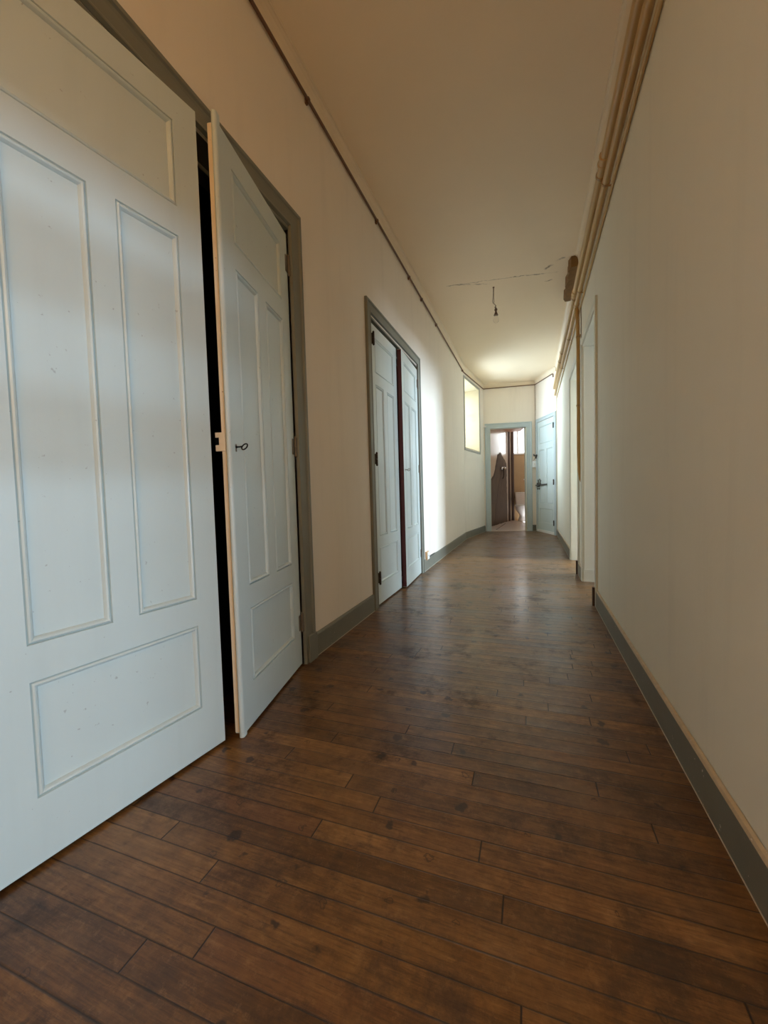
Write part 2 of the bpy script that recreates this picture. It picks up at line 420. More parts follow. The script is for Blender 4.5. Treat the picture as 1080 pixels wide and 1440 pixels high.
# ------------------------------------------------------------------ casings
CAS = [(0, -.014), (0, .016), (.004, .022), (.016, .022), (.020, .015), (.030, .013), (.066, .013), (.070, .016), (.076, .016), (.080, .004), (.080, -.014)]
def casing(name, X, a0, a1, ztop, wd, mat, axis, outn, label, prof=CAS, z0=0.0, parent=None, four=False):
    """architrave round an opening: outer rectangle a0..a1 up to ztop; profile runs inward, scaled to width wd"""
    k = wd/prof[-1][0]; pr = [(a*k, b) for a, b in prof]
    ax = Vector(axis); o = Vector(outn); up = Vector((0,0,1))
    path = [(ax*a0 + up*z0, ax, o), (ax*a0 + up*ztop, ax-up, o), (ax*a1 + up*ztop, -ax-up, o), (ax*a1 + up*z0, -ax, o)]
    if four: path = [(ax*a0 + up*z0, ax+up, o)] + path[1:3] + [(ax*a1 + up*z0, -ax+up, o)]
    mb = MB(X).sweep(path, pr, close=four)
    return struct(obj(name, mb, mat), label, 'door frame' if not four else 'window frame')
FLW = FL @ Matrix.Translation((WL, 0, 0))
casing('trim_1', FLW, .340, 1.875, 2.358, .098, 'casing', (0,1,0), (1,0,0), 'grey green moulded frame round the nearer double cupboard')
casing('trim_2', FLW, 2.765, 4.272, 2.358, .088, 'casing', (0,1,0), (1,0,0), 'grey green moulded frame round the farther double cupboard')
# rebates lining the cupboard openings
for k, (a, b) in ((3, AO), (4, BO)):
    w = MB(FL); d = WL-.16
    w.box(d, a-.012, 0, WL+.002, a+.0, OT+.01); w.box(d, b, 0, WL+.002, b+.012, OT+.01); w.box(d, a, OT-.002, WL+.002, b, OT+.012)
    w.box(d, a, OT-.022, WL-.095, b, OT-.002); w.box(d, a, 0, WL-.100, a+.018, OT-.022); w.box(d, b-.018, 0, WL-.100, b, OT-.022)
    struct(obj('trim_%d' % k, w, 'casing'))
# plinth blocks at the foot of the nearer cupboard frame
w = MB(FLW); w.box(0, 1.800, 0, .024, 1.884, .145, .002); w.box(0, .331, 0, .024, .415, .145, .002)
struct(obj('trim_5', w, 'casing'))
# right-hand doorways: flat architraves, reveals and plinth blocks
FRW = FR @ Matrix.Translation((rx0, 0, 0))
FLAT = [(0, -.01), (0, .013), (.003, .016), (.050, .016), (.058, .010), (.062, -.01)]
casing('trim_6', FRW, R1[0]-.062, R1[1]+.045, RZ+.062, .062, 'reveal', (0,1,0), (-1,0,0), 'pale flat frame round the nearer open doorway on the right', FLAT)
casing('trim_7', FRW, R2[0]-.045, R2[1]+.062, RZ+.062, .062, 'reveal', (0,1,0), (-1,0,0), 'pale flat frame round the farther open doorway on the right', FLAT)
for k, (a, b) in ((8, R1), (9, R2)):
    w = MB(FR)
    w.box(rx0-.004, b-.012, 0, rx1+.004, b, RZ); w.box(rx0-.004, a, 0, rx1+.004, a+.012, RZ); w.box(rx0-.004, a+.012, RZ-.012, rx1+.004, b-.012, RZ)
    w.box(rx0+.002, b-.018, 0, rx1+.004, b-.012, .118); w.box(rx0+.002, a+.012, 0, rx1+.004, a+.018, .118)
    struct(obj('trim_%d' % k, w, 'reveal'))
w = MB(FR)
for y in (R1[0], R2[0]): w.box(-.018, y-.030, 0, rx0, y-.002, .142, .002)
struct(obj('trim_10', w, 'block'))
# far doorway and latched door frames
FLAT2 = [(0, -.01), (0, .014), (.005, .020), (.020, .020), (.026, .014), (.085, .014), (.090, .018), (.100, .018), (.103, -.01)]
casing('trim_11', FF, .012, .982, 2.328, .112, 'blue_casing', (1,0,0), (0,-1,0), 'light grey blue frame round the open washroom doorway', FLAT2)
w = MB(FF)
w.box(FO0-.002, -.005, 0, FO0+.014, .15, FOZ); w.box(FO1-.014, -.005, 0, FO1+.002, .15, FOZ); w.box(FO0+.014, -.005, FOZ-.014, FO1-.014, .15, FOZ)
struct(obj('trim_12', w, 'reveal'))
casing('trim_13', FD, .030, LD-.006, 2.352, .075, 'blue_casing', (1,0,0), (0,-1,0), 'light grey blue frame round the narrow latched door', FLAT2)

# ------------------------------------------------------------------ skirtings
def skirting(name, X, runs, axis, outn, wallx, label, lipmat='skirt', h=.130, chip=False):
    """runs: (a0, a1) along axis; outn points into the corridor; wallx = wall plane offset along -outn"""
    ax = Vector(axis); o = Vector(outn); up = Vector((0,0,1))
    m1, m2, m3 = MB(X), MB(X), MB(X)
    for a0, a1 in runs:
        pr = [(.004, -wallx), (.004, 0), (h-.012, 0), (h-.012, -wallx)]
        m1.sweep([(ax*a0, up, o), (ax*a1, up, o)], pr)
        m2.sweep([(ax*a0, up, o), (ax*a1, up, o)], [(h-.012, -wallx), (h-.012, -.0006), (h-.003, -.004), (h, -wallx+.002)])
        m3.sweep([(ax*a0, up, o), (ax*a1, up, o)], [(0, -wallx), (0, .0012), (.004, .0012), (.005, -wallx)])
    r = struct(obj(name, m1, 'skirt'), label, 'skirting board')
    t = obj('top_lip', m2, lipmat, r)
    obj('chipped_edge', m3, 'chip', r)
    return r
skirting('baseboard_left', FL, [(YB, .330), (1.885, 2.763), (4.274, YC)], (0,1,0), (1,0,0), .0135, 'grey skirting board along the left wall', 'skirt')
skirting('baseboard_right', FR, [(YB, R1[0]-.032), (R1[1]+.047, R2[0]-.032), (R2[1]+.064, 8.135)], (0,1,0), (-1,0,0), .0145, 'olive grey skirting with worn pale top edge on the right wall', 'lip')
skirting('baseboard_left_far', FC, [(0, LC-.005)], (0,1,0), (1,0,0), .0135, 'grey skirting board under the window recess')
skirting('baseboard_far', FF @ Matrix.Translation((0,-.0135,0)), [(.984, LF-.012)], (1,0,0), (0,-1,0), .0135, 'short grey skirting piece between the two far doors')

# ------------------------------------------------------------------ cornice
def cornice(name, X, a0, a1, axis, outn, wallx, label=None):
    ax = Vector(axis); o = Vector(outn); up = Vector((0,0,1))
    pr = [(-.085, -wallx), (-.085, -wallx+.006), (-.070, -wallx+.010), (-.045, -wallx+.012), (-.020, -wallx+.020), (-.008, -wallx+.031), (-.006, -wallx+.037), (0, -wallx+.038), (0, -wallx)]
    m = MB(X).sweep([(ax*a0 + up*H_CEIL, up, o), (ax*a1 + up*H_CEIL, up, o)], pr)
    return struct(obj(name, m, 'cove'), label, 'cornice' if label else None)
cornice('trim_14', FL, YB, YC+.003, (0,1,0), (1,0,0), .0135, 'narrow cream cornice above the left wall')
cornice('trim_15', FC, -.003, LC, (0,1,0), (1,0,0), .0135)
cornice('trim_16', FF, 0, LF, (1,0,0), (0,-1,0), 0)
cornice('trim_17', FD, 0, LD, (1,0,0), (0,-1,0), 0)
cornice('trim_18', FR, YB, 8.15, (0,1,0), (-1,0,0), .0145, 'narrow cream cornice above the right wall')

# ------------------------------------------------------------------ panelled leaves
MOULD = [(0, 0), (.002, -.0075), (.005, -.001), (.009, .0015), (.013, -.0005), (.016, -.005), (.018, -.0095)]
def leaf(name, hinge, dirv, fs, width, label, cat, zb=.012, zt=2.212, th=.036, hs=.085, hinge_mat='hinge', paint_mat='door',
         edge_mat=None, structure=False, group=None, zrows=None, hz=(.232, 1.150, 2.062), nose=False, hd=(-.004, .007, .0075)):
    """fs = +1 when the front is the local +y side. x runs from the hinge to the free edge."""
    root = empty(name, (hinge[0], hinge[1], 0), math.atan2(dirv[1], dirv[0]))
    P = lambda u, z, d: Vector((u, fs*d, z))
    zr = zrows or [(.175, .465), (.555, 1.757), (1.850, 2.120)]
    u0, u1 = hs, width-.085
    mid = (u0+u1)/2; mw = .036
    holes = [(u0, zr[0][0], u1, zr[0][1]), (u0, zr[1][0], mid-mw, zr[1][1]), (mid+mw, zr[1][0], u1, zr[1][1]), (u0, zr[2][0], u1, zr[2][1])]
    fr = MB()
    def bx(a0, z0, a1, z1): fr.box(a0, 0, z0, a1, -fs*th, z1)
    bx(0, zb, u0, zt); bx(u1, zb, width, zt)
    bx(u0, zb, u1, zr[0][0]); bx(u0, zr[0][1], u1, zr[1][0]); bx(u0, zr[1][1], u1, zr[2][0]); bx(u0, zr[2][1], u1, zt)
    bx(mid-mw, zr[1][0], mid+mw, zr[1][1])
    bmesh.ops.remove_doubles(fr.bm, verts=fr.bm.verts, dist=1e-5)
    obj('door_frame', fr, paint_mat, root)
    for a0, z0, a1, z1 in holes:
        p = MB(); loops = []
        for ins, d in MOULD:
            loops.append([p.v(P(a, z, d)) for a, z in ((a0+ins, z0+ins), (a1-ins, z0+ins), (a1-ins, z1-ins), (a0+ins, z1-ins))])
        for A, B in zip(loops, loops[1:]):
            for k in range(4): p.face([A[k], A[(k+1)%4], B[(k+1)%4], B[k]])
        p.face(loops[-1])
        bk = [p.v(P(a, z, -th*.7)) for a, z in ((a0, z0), (a1, z0), (a1, z1), (a0, z1))]
        p.face(bk[::-1])
        for k in range(4): p.face([loops[0][k], bk[k], bk[(k+1)%4], loops[0][(k+1)%4]])
        obj('panel', p, paint_mat, root)
    for z in hz:
        h = MB()
        c = P(hd[0], z, hd[1]); hr = hd[2]/.0075
        h.tube([c + Vector((0,0,-.043)), c + Vector((0,0,-.001))], .0075*hr, 12)
        h.tube([c + Vector((0,0,.001)), c + Vector((0,0,.043))], .0075*hr, 12)
        for q in (-1, 1): h.lathe([(.0075*hr, 0), (.0085*hr, .004), (.005*hr, .009), (.002*hr, .012)], Matrix.Translation(c + Vector((0,0,q*.043))) @ (Matrix() if q > 0 else Matrix.Rotation(PI, 4, 'X')), 10)
        h.box(0, fs*.0, z-.040, .026 if hd[1] < .01 else .012, fs*max(.0025, hd[1]-.004), z+.040)
        obj('hinge', h, hinge_mat, root, smooth=True)
    if edge_mat:
        e = MB(); e.box(width, -fs*.019, zb+.004, width+.0025, -fs*th, zt-.004)
        obj('edge_strip', e, edge_mat, root)
    if nose:
        e = MB(); pr = []
        for k in range(9):
            a = -PI/2 + PI*k/8
            pr.append((width + .002 + .011*math.cos(a), -.0085 + .0105*math.sin(a)))
        pr = [(width-.004, -.019)] + pr + [(width-.014, .0018), (width-.016, .0)]
        e.prism(pr, zb-.010, zt+.030, lambda a, b, c: P(a, c, b))
        obj('astragal', e, paint_mat, root)
    return root

def key_on(root, u, z, fs, mat, s=1.0):
    k = MB()
    k.lathe([(.006*s, 0), (.006*s, .003), (.0035*s, .004), (.0035*s, .022*s), (.005*s, .024*s), (.0035*s, .027*s)], Matrix.Translation((u, 0, z)) @ Matrix.Rotation(-fs*PI/2, 4, 'X'), 12)
    ring = [(u + .002*s*math.cos(t), fs*(.040*s + .0145*s*math.cos(t)), z + .005*math.cos(t) + .0105*s*math.sin(t)) for t in [2*PI*i/20 for i in range(21)]]
    k.tube(ring, .0030*s, 8, cap=False)
    kk = obj('key', k, mat, root, smooth=True); kk['label'] = 'black key left in the lock'
    e = MB(); e.prism([(u-.005*s, z-.020*s), (u+.005*s, z-.020*s), (u+.004*s, z), (u+.007*s, z+.008*s), (u, z+.014*s), (u-.007*s, z+.008*s), (u-.004*s, z)], .0, .0012, lambda a, b, c: Vector((a, fs*c, b)))
    obj('keyhole_plate', e, 'hinge', root)

def unit(a, b):
    v = Vector((b[0]-a[0], b[1]-a[1])); return v.normalized()
G1 = 'panelled leaves of the built-in cupboards'
# nearer cupboard, left leaf
fe, hd = Vector((-1.057, 1.107)), unit((-1.150, .494), (-1.057, 1.107))
hp = fe - hd*.656
A1 = leaf('cupboard_door', hp, hd, -1, .656, '', 'x', edge_mat='cream', hs=.115)
tag(A1, 'largest pale panelled cupboard door, nearest on the left, standing slightly ajar', 'cupboard door', G1)
# nearer cupboard, right leaf
hp = Vector((-1.141, 1.763)); hd = unit(hp, (-1.0115, 1.150)); wA = .615
A2 = leaf('cupboard_door', hp, hd, 1, wA, '', 'x', edge_mat='cream', nose=True, hs=.090)
tag(A2, 'pale panelled cupboard door with cream edge and black key, swung open beside the nearest leaf', 'cupboard door', G1)
key_on(A2, wA-.030, 1.085, 1, 'iron', .85)
lk = MB()
lk.box(wA+.0025, -.020, 1.068, wA+.008, -.058, 1.135); 
l = obj('lock_case', lk, 'cream', A2)
ls = MB(); ls.box(wA+.0078, -.044, 1.090, wA+.0092, -.0585, 1.117); obj('bolt_slot', ls, 'iron', l)
# farther cupboard
hp = Vector((-1.138, 2.862)); B1 = leaf('cupboard_door', hp, (0, 1), -1, .620, '', 'x', hinge_mat='hinge_dark', hz=(.232, 1.165, 2.085), edge_mat='red', hd=(.008, .024, .008))
tag(B1, 'closed pale panelled cupboard door with dark hinges, left half of the farther cupboard', 'cupboard door', G1)
hp = Vector((-1.134, 4.176)); fe = Vector((-1.098, 3.512)); hd = unit(hp, fe); wB = (fe-hp).length
B2 = leaf('cupboard_door', hp, hd, 1, wB, '', 'x', edge_mat='red', hs=.085)
tag(B2, 'narrow-looking cupboard door with dark red edge, right half of the farther cupboard, slightly open', 'cupboard door', G1)
key_on(B2, wB-.05, 1.112, 1, 'steel', .9)
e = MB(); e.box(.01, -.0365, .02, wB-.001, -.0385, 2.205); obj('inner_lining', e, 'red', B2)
e = MB(); e.box(wB, .0, .016, wB+.002, -.021, 2.208); obj('meeting_edge', e, 'red', B2)

# latched door in the angled far wall: hinges on the right
D = leaf('door_1', FD @ Vector((LD-.082, -.004, 0)), (FD.to_3x3() @ Vector((-1, 0, 0)))[:2], 1, LD-.164, '', 'x', zb=.03, zt=2.268, hs=.075, hinge_mat='hinge_dark', hz=(.23, 1.02, 2.10), hd=(.0, .022, .010),
         zrows=[(.20, .50), (.60, 1.70), (1.82, 2.17)])
struct(D, 'narrow pale blue panelled door with slide bolt, closed in the angled far wall', 'door')
wD = LD-.164
b = MB()
b.box(wD-.125, .0, .955, wD+.010, .006, 1.000, .001)
for u in (wD-.11, wD-.05): b.box(u, .004, .930, u+.024, .032, 1.025, .002)
b.tube([(wD-.47, .016, .985), (wD-.10, .016, .980), (wD+.055, .016, .974)], .013, 10)
b.tube([(wD-.20, .016, .985), (wD-.21, .036, 1.03), (wD-.26, .044, 1.07)], .011, 8)
b.tube([(wD-.07, .010, 1.00), (wD-.075, .024, 1.09)], .011, 8)
b.lathe([(.016, 0), (.018, .01), (.012, .022)], Matrix.Translation((wD-.125, 0, 1.09)) @ Matrix.Rotation(-PI/2, 4, 'X'), 10)
bo = obj('slide_bolt', b, 'old_iron', D, smooth=True); bo['label'] = 'long grey slide bolt across the door'
b = MB(); b.lathe([(.020, 0), (.020, .006), (.010, .010), (.010, .03), (.020, .036), (.018, .05), (.004, .054)], Matrix.Translation((wD-.095, 0, .90)) @ Matrix.Rotation(-PI/2, 4, 'X'), 16)
obj('door_knob', b, 'old_iron', D, smooth=True)
b = MB(); b.box(.0, .001, .004, wD, .020, .052, .002); wb = obj('weather_bar', b, 'white_wood', D); wb['label'] = 'pale strip along the foot of the door'
b = MB()
b.box(wD-.004, .018, 1.535, wD+.045, .028, 1.625, .002); b.tube([(wD+.016, .022, 1.60), (wD+.016, .065, 1.595), (wD+.006, .072, 1.63)], .014, 8)
b.tube([(wD+.020, .026, 1.555), (wD-.055, .040, 1.585), (wD-.070, .040, 1.61)], .012, 8)
lt = obj('latch_hook', b, 'old_iron', D, smooth=True); lt['label'] = 'small grey hook latch high on the door edge'

# ------------------------------------------------------------------ window recess on the left
w = MB(FC)
rd = wx-.50
t = .010
w.box(rd, NV1, NZ0, wx+.001, NV1-t, NZ1); w.box(rd, NV0, NZ0, wx+.001, NV0+t, NZ1)
w.box(rd, NV0+t, NZ1-t, wx+.001, NV1-t, NZ1)
w.prism([(rd, NZ0), (wx+.001, NZ0), (wx+.001, NZ0+t), (rd, NZ0+.10)], NV0+t, NV1-t, lambda a, b, c: (a, c, b))
W1 = struct(obj('window_1', w, 'stone'), 'deep limewashed window recess high in the angled left wall', 'window')
w = MB(FC)
q = .05
for a in ((NV0+t, NZ0+.10, NV0+t+q, NZ1-t), (NV1-t-q, NZ0+.10, NV1-t, NZ1-t), (NV0+t+q, NZ0+.10, NV1-t-q, NZ0+.15), (NV0+t+q, NZ1-t-q, NV1-t-q, NZ1-t), ((NV0+NV1)/2-.03, NZ0+.15, (NV0+NV1)/2+.03, NZ1-t-q)):
    w.box(rd, a[0], a[1], rd+.05, a[2], a[3])
obj('window_frame', w, 'window_wood', W1)
w = MB(FC); w.box(rd+.018, NV0+t+q, NZ0+.15, rd+.024, NV1-t-q, NZ1-t-q)
obj('pane', w, 'glass', W1)
casing('trim_19', FC @ Matrix.Translation((wx, 0, 0)), NV0-.030, NV1+.032, NZ1+.030, .034, 'grey_trim', (0,1,0), (1,0,0), 'thin grey frame round the window recess', [(0, -.01), (0, .010), (.003, .012), (.030, .012), (.034, .006), (.034, -.01)], z0=NZ0-.048, four=True)

# ------------------------------------------------------------------ conduit under the left and far cornice
zc = 3.058
rc = .0085
c1 = [FL @ Vector((WL+.016, YB+.02, zc+.004)), FL @ Vector((WL+.016, YC-.01, zc)),]
c2 = [FC @ Vector((WL+.016, .0, zc)), FC @ Vector((WL+.016, LC-.02, zc+.012))]
c3 = [FF @ Vector((.022, -.016, zc+.014)), FF @ Vector((LF-.015, -.016, zc+.03))]
c4 = [FD @ Vector((.008, -.016, zc+.03)), FD @ Vector((LD*.86, -.016, zc+.012)), FD @ Vector((LD*.90, -.016, zc-.012)), FD @ Vector((LD*.905, -.016, zc-.06))]
pl = [c1[0], c1[1], c2[0]+Vector((.004,.02,0)), c2[1], c3[0], c3[1], c4[0], c4[1], c4[2], c4[3]]
cb = MB()
# a straight wooden run with a slightly oval section
dense = []
for a, b_ in zip(pl, pl[1:]):
    n = max(1, int((b_-a).length/.4))
    dense += [a.lerp(b_, k/n) for k in range(n)]
dense.append(pl[-1])
cb.tube(dense, rc, 10)
CO = empty('electrical_conduit', (-1.12, YB, 0))
def under(o, parent):
    o.parent = parent; o.matrix_parent_inverse = Matrix.Translation(parent.location).inverted(); return o
under(obj('tube', cb, 'conduit', smooth=True), CO)
tag(CO, 'thin brown conduit clipped below the cornice along the left and far walls', 'conduit')
def on_left(yv): return FL @ Vector((WL, yv, zc))
for yv in (2.00, 3.04, 3.93, 4.42, 5.15, 7.25, .9):
    k = MB(FL); zz = zc + .004*(YC-yv)/10
    k.box(WL+.0006, yv-.008, zz-.020, WL+.005, yv+.008, zz+.012)
    k.tube([(WL+.016, yv-.006, zz), (WL+.016, yv+.006, zz)], rc+.0045, 12)
    k.box(WL+.005, yv-.005, zz-.024, WL+.014, yv+.005, zz-.008)
    under(obj('clip', k, 'conduit'), CO)
# thin grey flex running down the corner between the far walls to the switch
k = MB()
cp = PE + Vector((-.012, -.022, 0))
k.tube([cp + Vector((0,0,zc+.02)), cp + Vector((.001,0,2.6)), cp + Vector((-.001,0,2.45)), cp + Vector((0,0,1.62)), cp + Vector((-.012,-.004,1.54)), cp + Vector((-.040,-.009,1.50))], .0042, 8)
tag(obj('cable', k, 'wire', smooth=True), 'thin grey cable running down the far corner to the switch', 'cable')

# ------------------------------------------------------------------ right-hand pipes
def Rp(off, y, z): return FR @ Vector((-off, y, z))
BP = empty('heating_pipe', Rp(.035, YB, 0))
k = MB(); zb_ = 2.770
k.tube([Rp(.035, y, zb_ - .002*max(0, y-4)) for y in (YB+.02, -1, 0, 1, 2, 3, 4, 5, 6, 7, 8.10)], .0255, 18)
under(obj('tube', k, 'pipe', smooth=True), BP)
tag(BP, 'thicker cream ochre pipe running high along the right wall, uppermost of the three', 'pipe')
for y in (.6, 2.78, 4.40, 6.05, 6.45):
    k = MB(); z = zb_ - .002*max(0, y-4)
    k.tube([Rp(.035, y-.009, z), Rp(.035, y+.009, z)], .0295, 18)
    k.tube([Rp(.035, y, z+.026), Rp(.010, y, z+.030), Rp(-.012, y, z+.030)], .006, 8)
    k.tube([Rp(.035, y, z-.029), Rp(.037, y, z-.037)], .006, 8)
    under(obj('bracket', k, 'bracket', smooth=True), BP)
for y in (2.66, 4.30):
    k = MB()
    k.lathe([(.029, -.035), (.033, -.032), (.033, -.022), (.030, -.020), (.030, .020), (.033, .022), (.033, .032), (.029, .035)], Matrix.Translation(Rp(.035, y, zb_)) @ Matrix.Rotation(-PI/2, 4, 'X'), 18)
    under(obj('coupling', k, 'pipe', smooth=True), BP)
SP = empty('water_pipe', Rp(.022, YB, 0))
k = MB(); zs = 2.668
k.tube([Rp(.022, y, zs - .006*max(0, y-3)) for y in (YB+.02, -1, 0, 1, 2, 3, 4, 5, 6, 7, 8.11)], .0205, 16)
under(obj('tube', k, 'pipe', smooth=True), SP)
k = MB(); k.lathe([(.0225, -.03), (.0255, -.027), (.0255, .027), (.0225, .03)], Matrix.Translation(Rp(.022, 4.325, zs-.008)) @ Matrix.Rotation(-PI/2, 4, 'X'), 16)
under(obj('tee', k, 'pipe_dark', smooth=True), SP)
tag(SP, 'thinner ochre pipe just below the thick one on the right wall', 'pipe')
for y in (2.70, 4.02, 5.2, 6.35):
    k = MB(); z = zs - .006*max(0, y-3)
    k.tube([Rp(.022, y-.007, z), Rp(.022, y+.007, z)], .0238, 14)
    k.tube([Rp(.018, y, z-.022), Rp(-.0115, y, z-.026)], .005, 8)
    under(obj('bracket', k, 'bracket', smooth=True), SP)
k = MB(); k.tube([Rp(-.002, y, 2.612 - .006*max(0, y-3)) for y in (YB+.02, 0, 2, 2.62)], .0095, 10)
k.tube([Rp(-.004, y, 2.612 - .006*max(0, y-3)) for y in (2.60, 4, 6, 8.12)], .0075, 10)
tag(obj('wall_cable', k, 'pipe', smooth=True), 'lowest and thinnest ochre line of the three along the right wall', 'pipe')
# riser branching down from the water pipe
RP = empty('riser_pipe', Rp(.010, 4.33, 0))
k = MB()
k.tube([Rp(.022, 4.325, zs-.035), Rp(.020, 4.327, zs-.065), Rp(.012, 4.33, zs-.14), Rp(.008, 4.33, 2.3), Rp(.008, 4.33, 1.7), Rp(.007, 4.332, 1.25), Rp(.001, 4.338, 1.06), Rp(-.010, 4.345, .985), Rp(-.020, 4.35, .955)], [.019, .019, .0175, .0165, .0165, .0165, .0165, .0155, .010], 14)
under(obj('tube', k, 'pipe_dark', smooth=True), RP)
tag(RP, 'ochre pipe dropping down the wall between the two right doorways', 'pipe')
for z in (2.36, 1.70):
    k = MB(); k.tube([Rp(.008, 4.33, z-.008), Rp(.008, 4.33, z+.008)], .0205, 14); k.tube([Rp(.008, 4.33, z), Rp(-.004, 4.285, z), Rp(-.0145, 4.28, z)], .005, 8)
    under(obj('bracket', k, 'bracket', smooth=True), RP)
k = MB(); k.tube([Rp(-.0095, 4.245, 2.62), Rp(-.0095, 4.247, 2.36), Rp(-.0095, 4.245, 2.29)], .0032, 6)
tag(obj('wire', k, 'wire', smooth=True), 'short thin wire beside the riser above the nearer right doorway', 'wire')

# ------------------------------------------------------------------ broken plaster beside the pipes
k = MB()
out = []
ys = [4.40, 4.47, 4.52, 4.60, 4.66, 4.72, 4.80, 4.88, 4.95, 5.02, 5.10, 5.17]
left = [.398, .376, .392, .380, .404, .390, .374, .400, .386, .408, .380, .402]
out = [(x, y) for x, y in zip(left, ys)] + [(.466, 5.17), (.466, 4.40)]
k.prism(out, H_CEIL-.105, H_CEIL-.002, lambda a, b, c: (a + (0.0 if a > .45 else (H_CEIL-c)*-.04), b, c))
EL = struct(obj('exposed_lath', k, 'lath'))
EL['kind'] = 'thing'
tag(EL, 'ragged brown patch of bare lath where ceiling plaster broke away above the pipes', 'damaged plaster')

# ------------------------------------------------------------------ hanging bulb
LP = empty('pendant_lamp', (-.367, 4.706, H_CEIL))
tag(LP, 'bare bulb in a brown holder hanging on twisted flex from the ceiling', 'lamp')
k = MB()
L0 = Vector((-.367, 4.706, 0))
def lp(x, y, z): return L0 + Vector((x, y, H_CEIL - z))
k.lathe([(.011, 0), (.010, -.006), (.004, -.012)], Matrix.Translation(lp(0, 0, 0)), 12)
under(obj('ceiling_hook', k, 'brown_plastic', smooth=True), LP)
k = MB()
for s_ in (-1, 1):
    k.tube([lp(.003*s_, 0, .01), lp(.002*s_-.001, .002*s_, .06), lp(.004*s_-.003, 0, .11), lp(.007*s_-.005, 0, .145), lp(.007*s_-.005, 0, .160), lp(-.004+.001*s_, 0, .176), lp(.010, .002*s_, .190), lp(.020, .002, .200), lp(.021+.003*s_, 0, .212), lp(.012+.004*s_, .003, .222), lp(.022, .001*s_, .236), lp(.022, 0, .25)], .0026, 8)
under(obj('flex', k, 'wire', smooth=True), LP)
k = MB()
k.lathe([(.005, .01), (.007, 0), (.016, -.010), (.017, -.022), (.009, -.030), (.010, -.040), (.014, -.052), (.020, -.066), (.026, -.076), (.024, -.078)], Matrix.Translation(lp(.022, 0, .235)), 18)
under(obj('bulb_holder', k, 'brown_plastic', smooth=True), LP)
k = MB()
k.lathe([(.012, 0), (.014, -.012), (.024, -.032), (.030, -.052), (.028, -.070), (.018, -.083), (.005, -.089)], Matrix.Translation(lp(.022, 0, .308)), 20)
bl = under(obj('bulb', k, 'bulb', smooth=True), LP); bl['label'] = 'clear glass bulb'

# ------------------------------------------------------------------ socket, switch, peg
SK = empty('wall_socket', (-1.138, 4.43, .16))
k = MB(); k.box(-1.138, 4.375, .112, -1.120, 4.485, .212, .004); under(obj('back_box', k, 'orange_plastic'), SK)
k = MB(); k.box(-1.122, 4.392, .122, -1.110, 4.470, .202, .003); fp = under(obj('face_plate', k, 'white_plastic'), SK)
for yv in (4.415, 4.447):
    k = MB(); k.tube([(-1.1115, yv, .165), (-1.1092, yv, .165)], .004, 8); under(obj('pin_hole', k, 'iron'), SK)
tag(SK, 'small tan socket low on the left wall just past the farther cupboard', 'socket')
k = MB(); k.tube([(-1.126, 4.485, .128), (-1.128, 4.54, .134), (-1.128, 4.62, .138), (-1.130, 4.80, .136), (-1.132, 4.86, .128)], .0045, 8)
tag(obj('cable', k, 'iron', smooth=True), 'short dark cable running from the low socket along the skirting', 'cable')

SW = empty('light_switch', FF @ Vector((1.0235, 0, 1.425)), math.atan2(PE.y-P1.y, PE.x-P1.x))
k = MB(); k.box(-.0385, -.034, -.068, .0385, -.0, .068, .004); obj('back_box', k, 'white_plastic', SW)
k = MB(); k.box(-.033, -.040, -.060, .033, -.034, .060, .003); obj('face_plate', k, 'white_plastic', SW)
k = MB(); k.box(-.012, -.046, -.018, .012, -.040, .018, .002); obj('rocker', k, 'seat', SW)
tag(SW, 'white surface switch on the far wall beside the washroom doorway', 'light switch')
k = MB(FC)
k.lathe([(.016, 0), (.016, .008), (.010, .012), (.010, .045), (.018, .052), (.020, .066), (.012, .074), (.003, .076)], Matrix.Translation((wx, LC-.055, 2.26)) @ Matrix.Rotation(PI/2, 4, 'Y'), 14)
tag(obj('coat_peg', k, 'white_wood', smooth=True), 'small pale round peg on the wall left of the washroom doorway', 'peg')

# ------------------------------------------------------------------ washroom
T0, T1 = Vector((-1.09, 8.99, 0)), Vector((-.525, 12.08, 0))
FT = frame(T0, -math.atan2(T1.x-T0.x, T1.y-T0.y)); LT = (T1-T0).length      # left wall: +y along, +x into the room
angb = .16
FB = frame(T1, angb)                                                       # back wall: +x along, +y away
ZT = 2.52
w = MB(FT); w.box(-.12, -.05, 0, 0, LT+.02, ZT+.1)
TW = struct(obj('wall_washroom_left', w, 'gloss_wall'), 'stained glossy cream left wall of the washroom', 'wall')
w = MB(FB)
WB0, WB1, WBZ = .045, .75, 1.915
w.box(-.1, 0, 0, 1.4, .38, WBZ); w.box(-.1, 0, WBZ, WB0, .38, ZT+.4); w.box(WB1, 0, WBZ, 1.4, .38, ZT+.4); w.box(WB0, 0, 2.82, WB1, .38, ZT+.4)
struct(obj('wall_washroom_back', w, 'ochre_wall'), 'ochre back wall of the washroom behind the toilet', 'wall')
w = MB(FT); w.box(1.06, .50, 0, 1.16, 3.35, ZT+.1)
struct(obj('wall_washroom_right', w, 'ochre_wall'))
w = MB(FF); w.box(-.6, .14, ZT, 1.2, 2.75, ZT+.08)
struct(obj('ceiling_washroom', w, 'red_ceil'), 'low reddish brown ceiling of the washroom', 'ceiling')
w = MB(FF); w.box(-.6, 2.75, 2.86, 1.2, 4.0, 2.95); w.box(-.6, 2.75, ZT, 1.2, 2.80, 2.86)
struct(obj('ceiling_washroom_back', w, 'red_ceil'))
w = MB(FF); w.box(-.6, .14, -.06, 1.2, 3.9, .004)
fl = struct(obj('floor_washroom', w, 'lino'), 'pale pinkish floor of the washroom', 'floor')
k = MB(); k.tube([FT @ Vector((.33, .25, .005)), FT @ Vector((.12, 1.9, .005))], .014, 6)
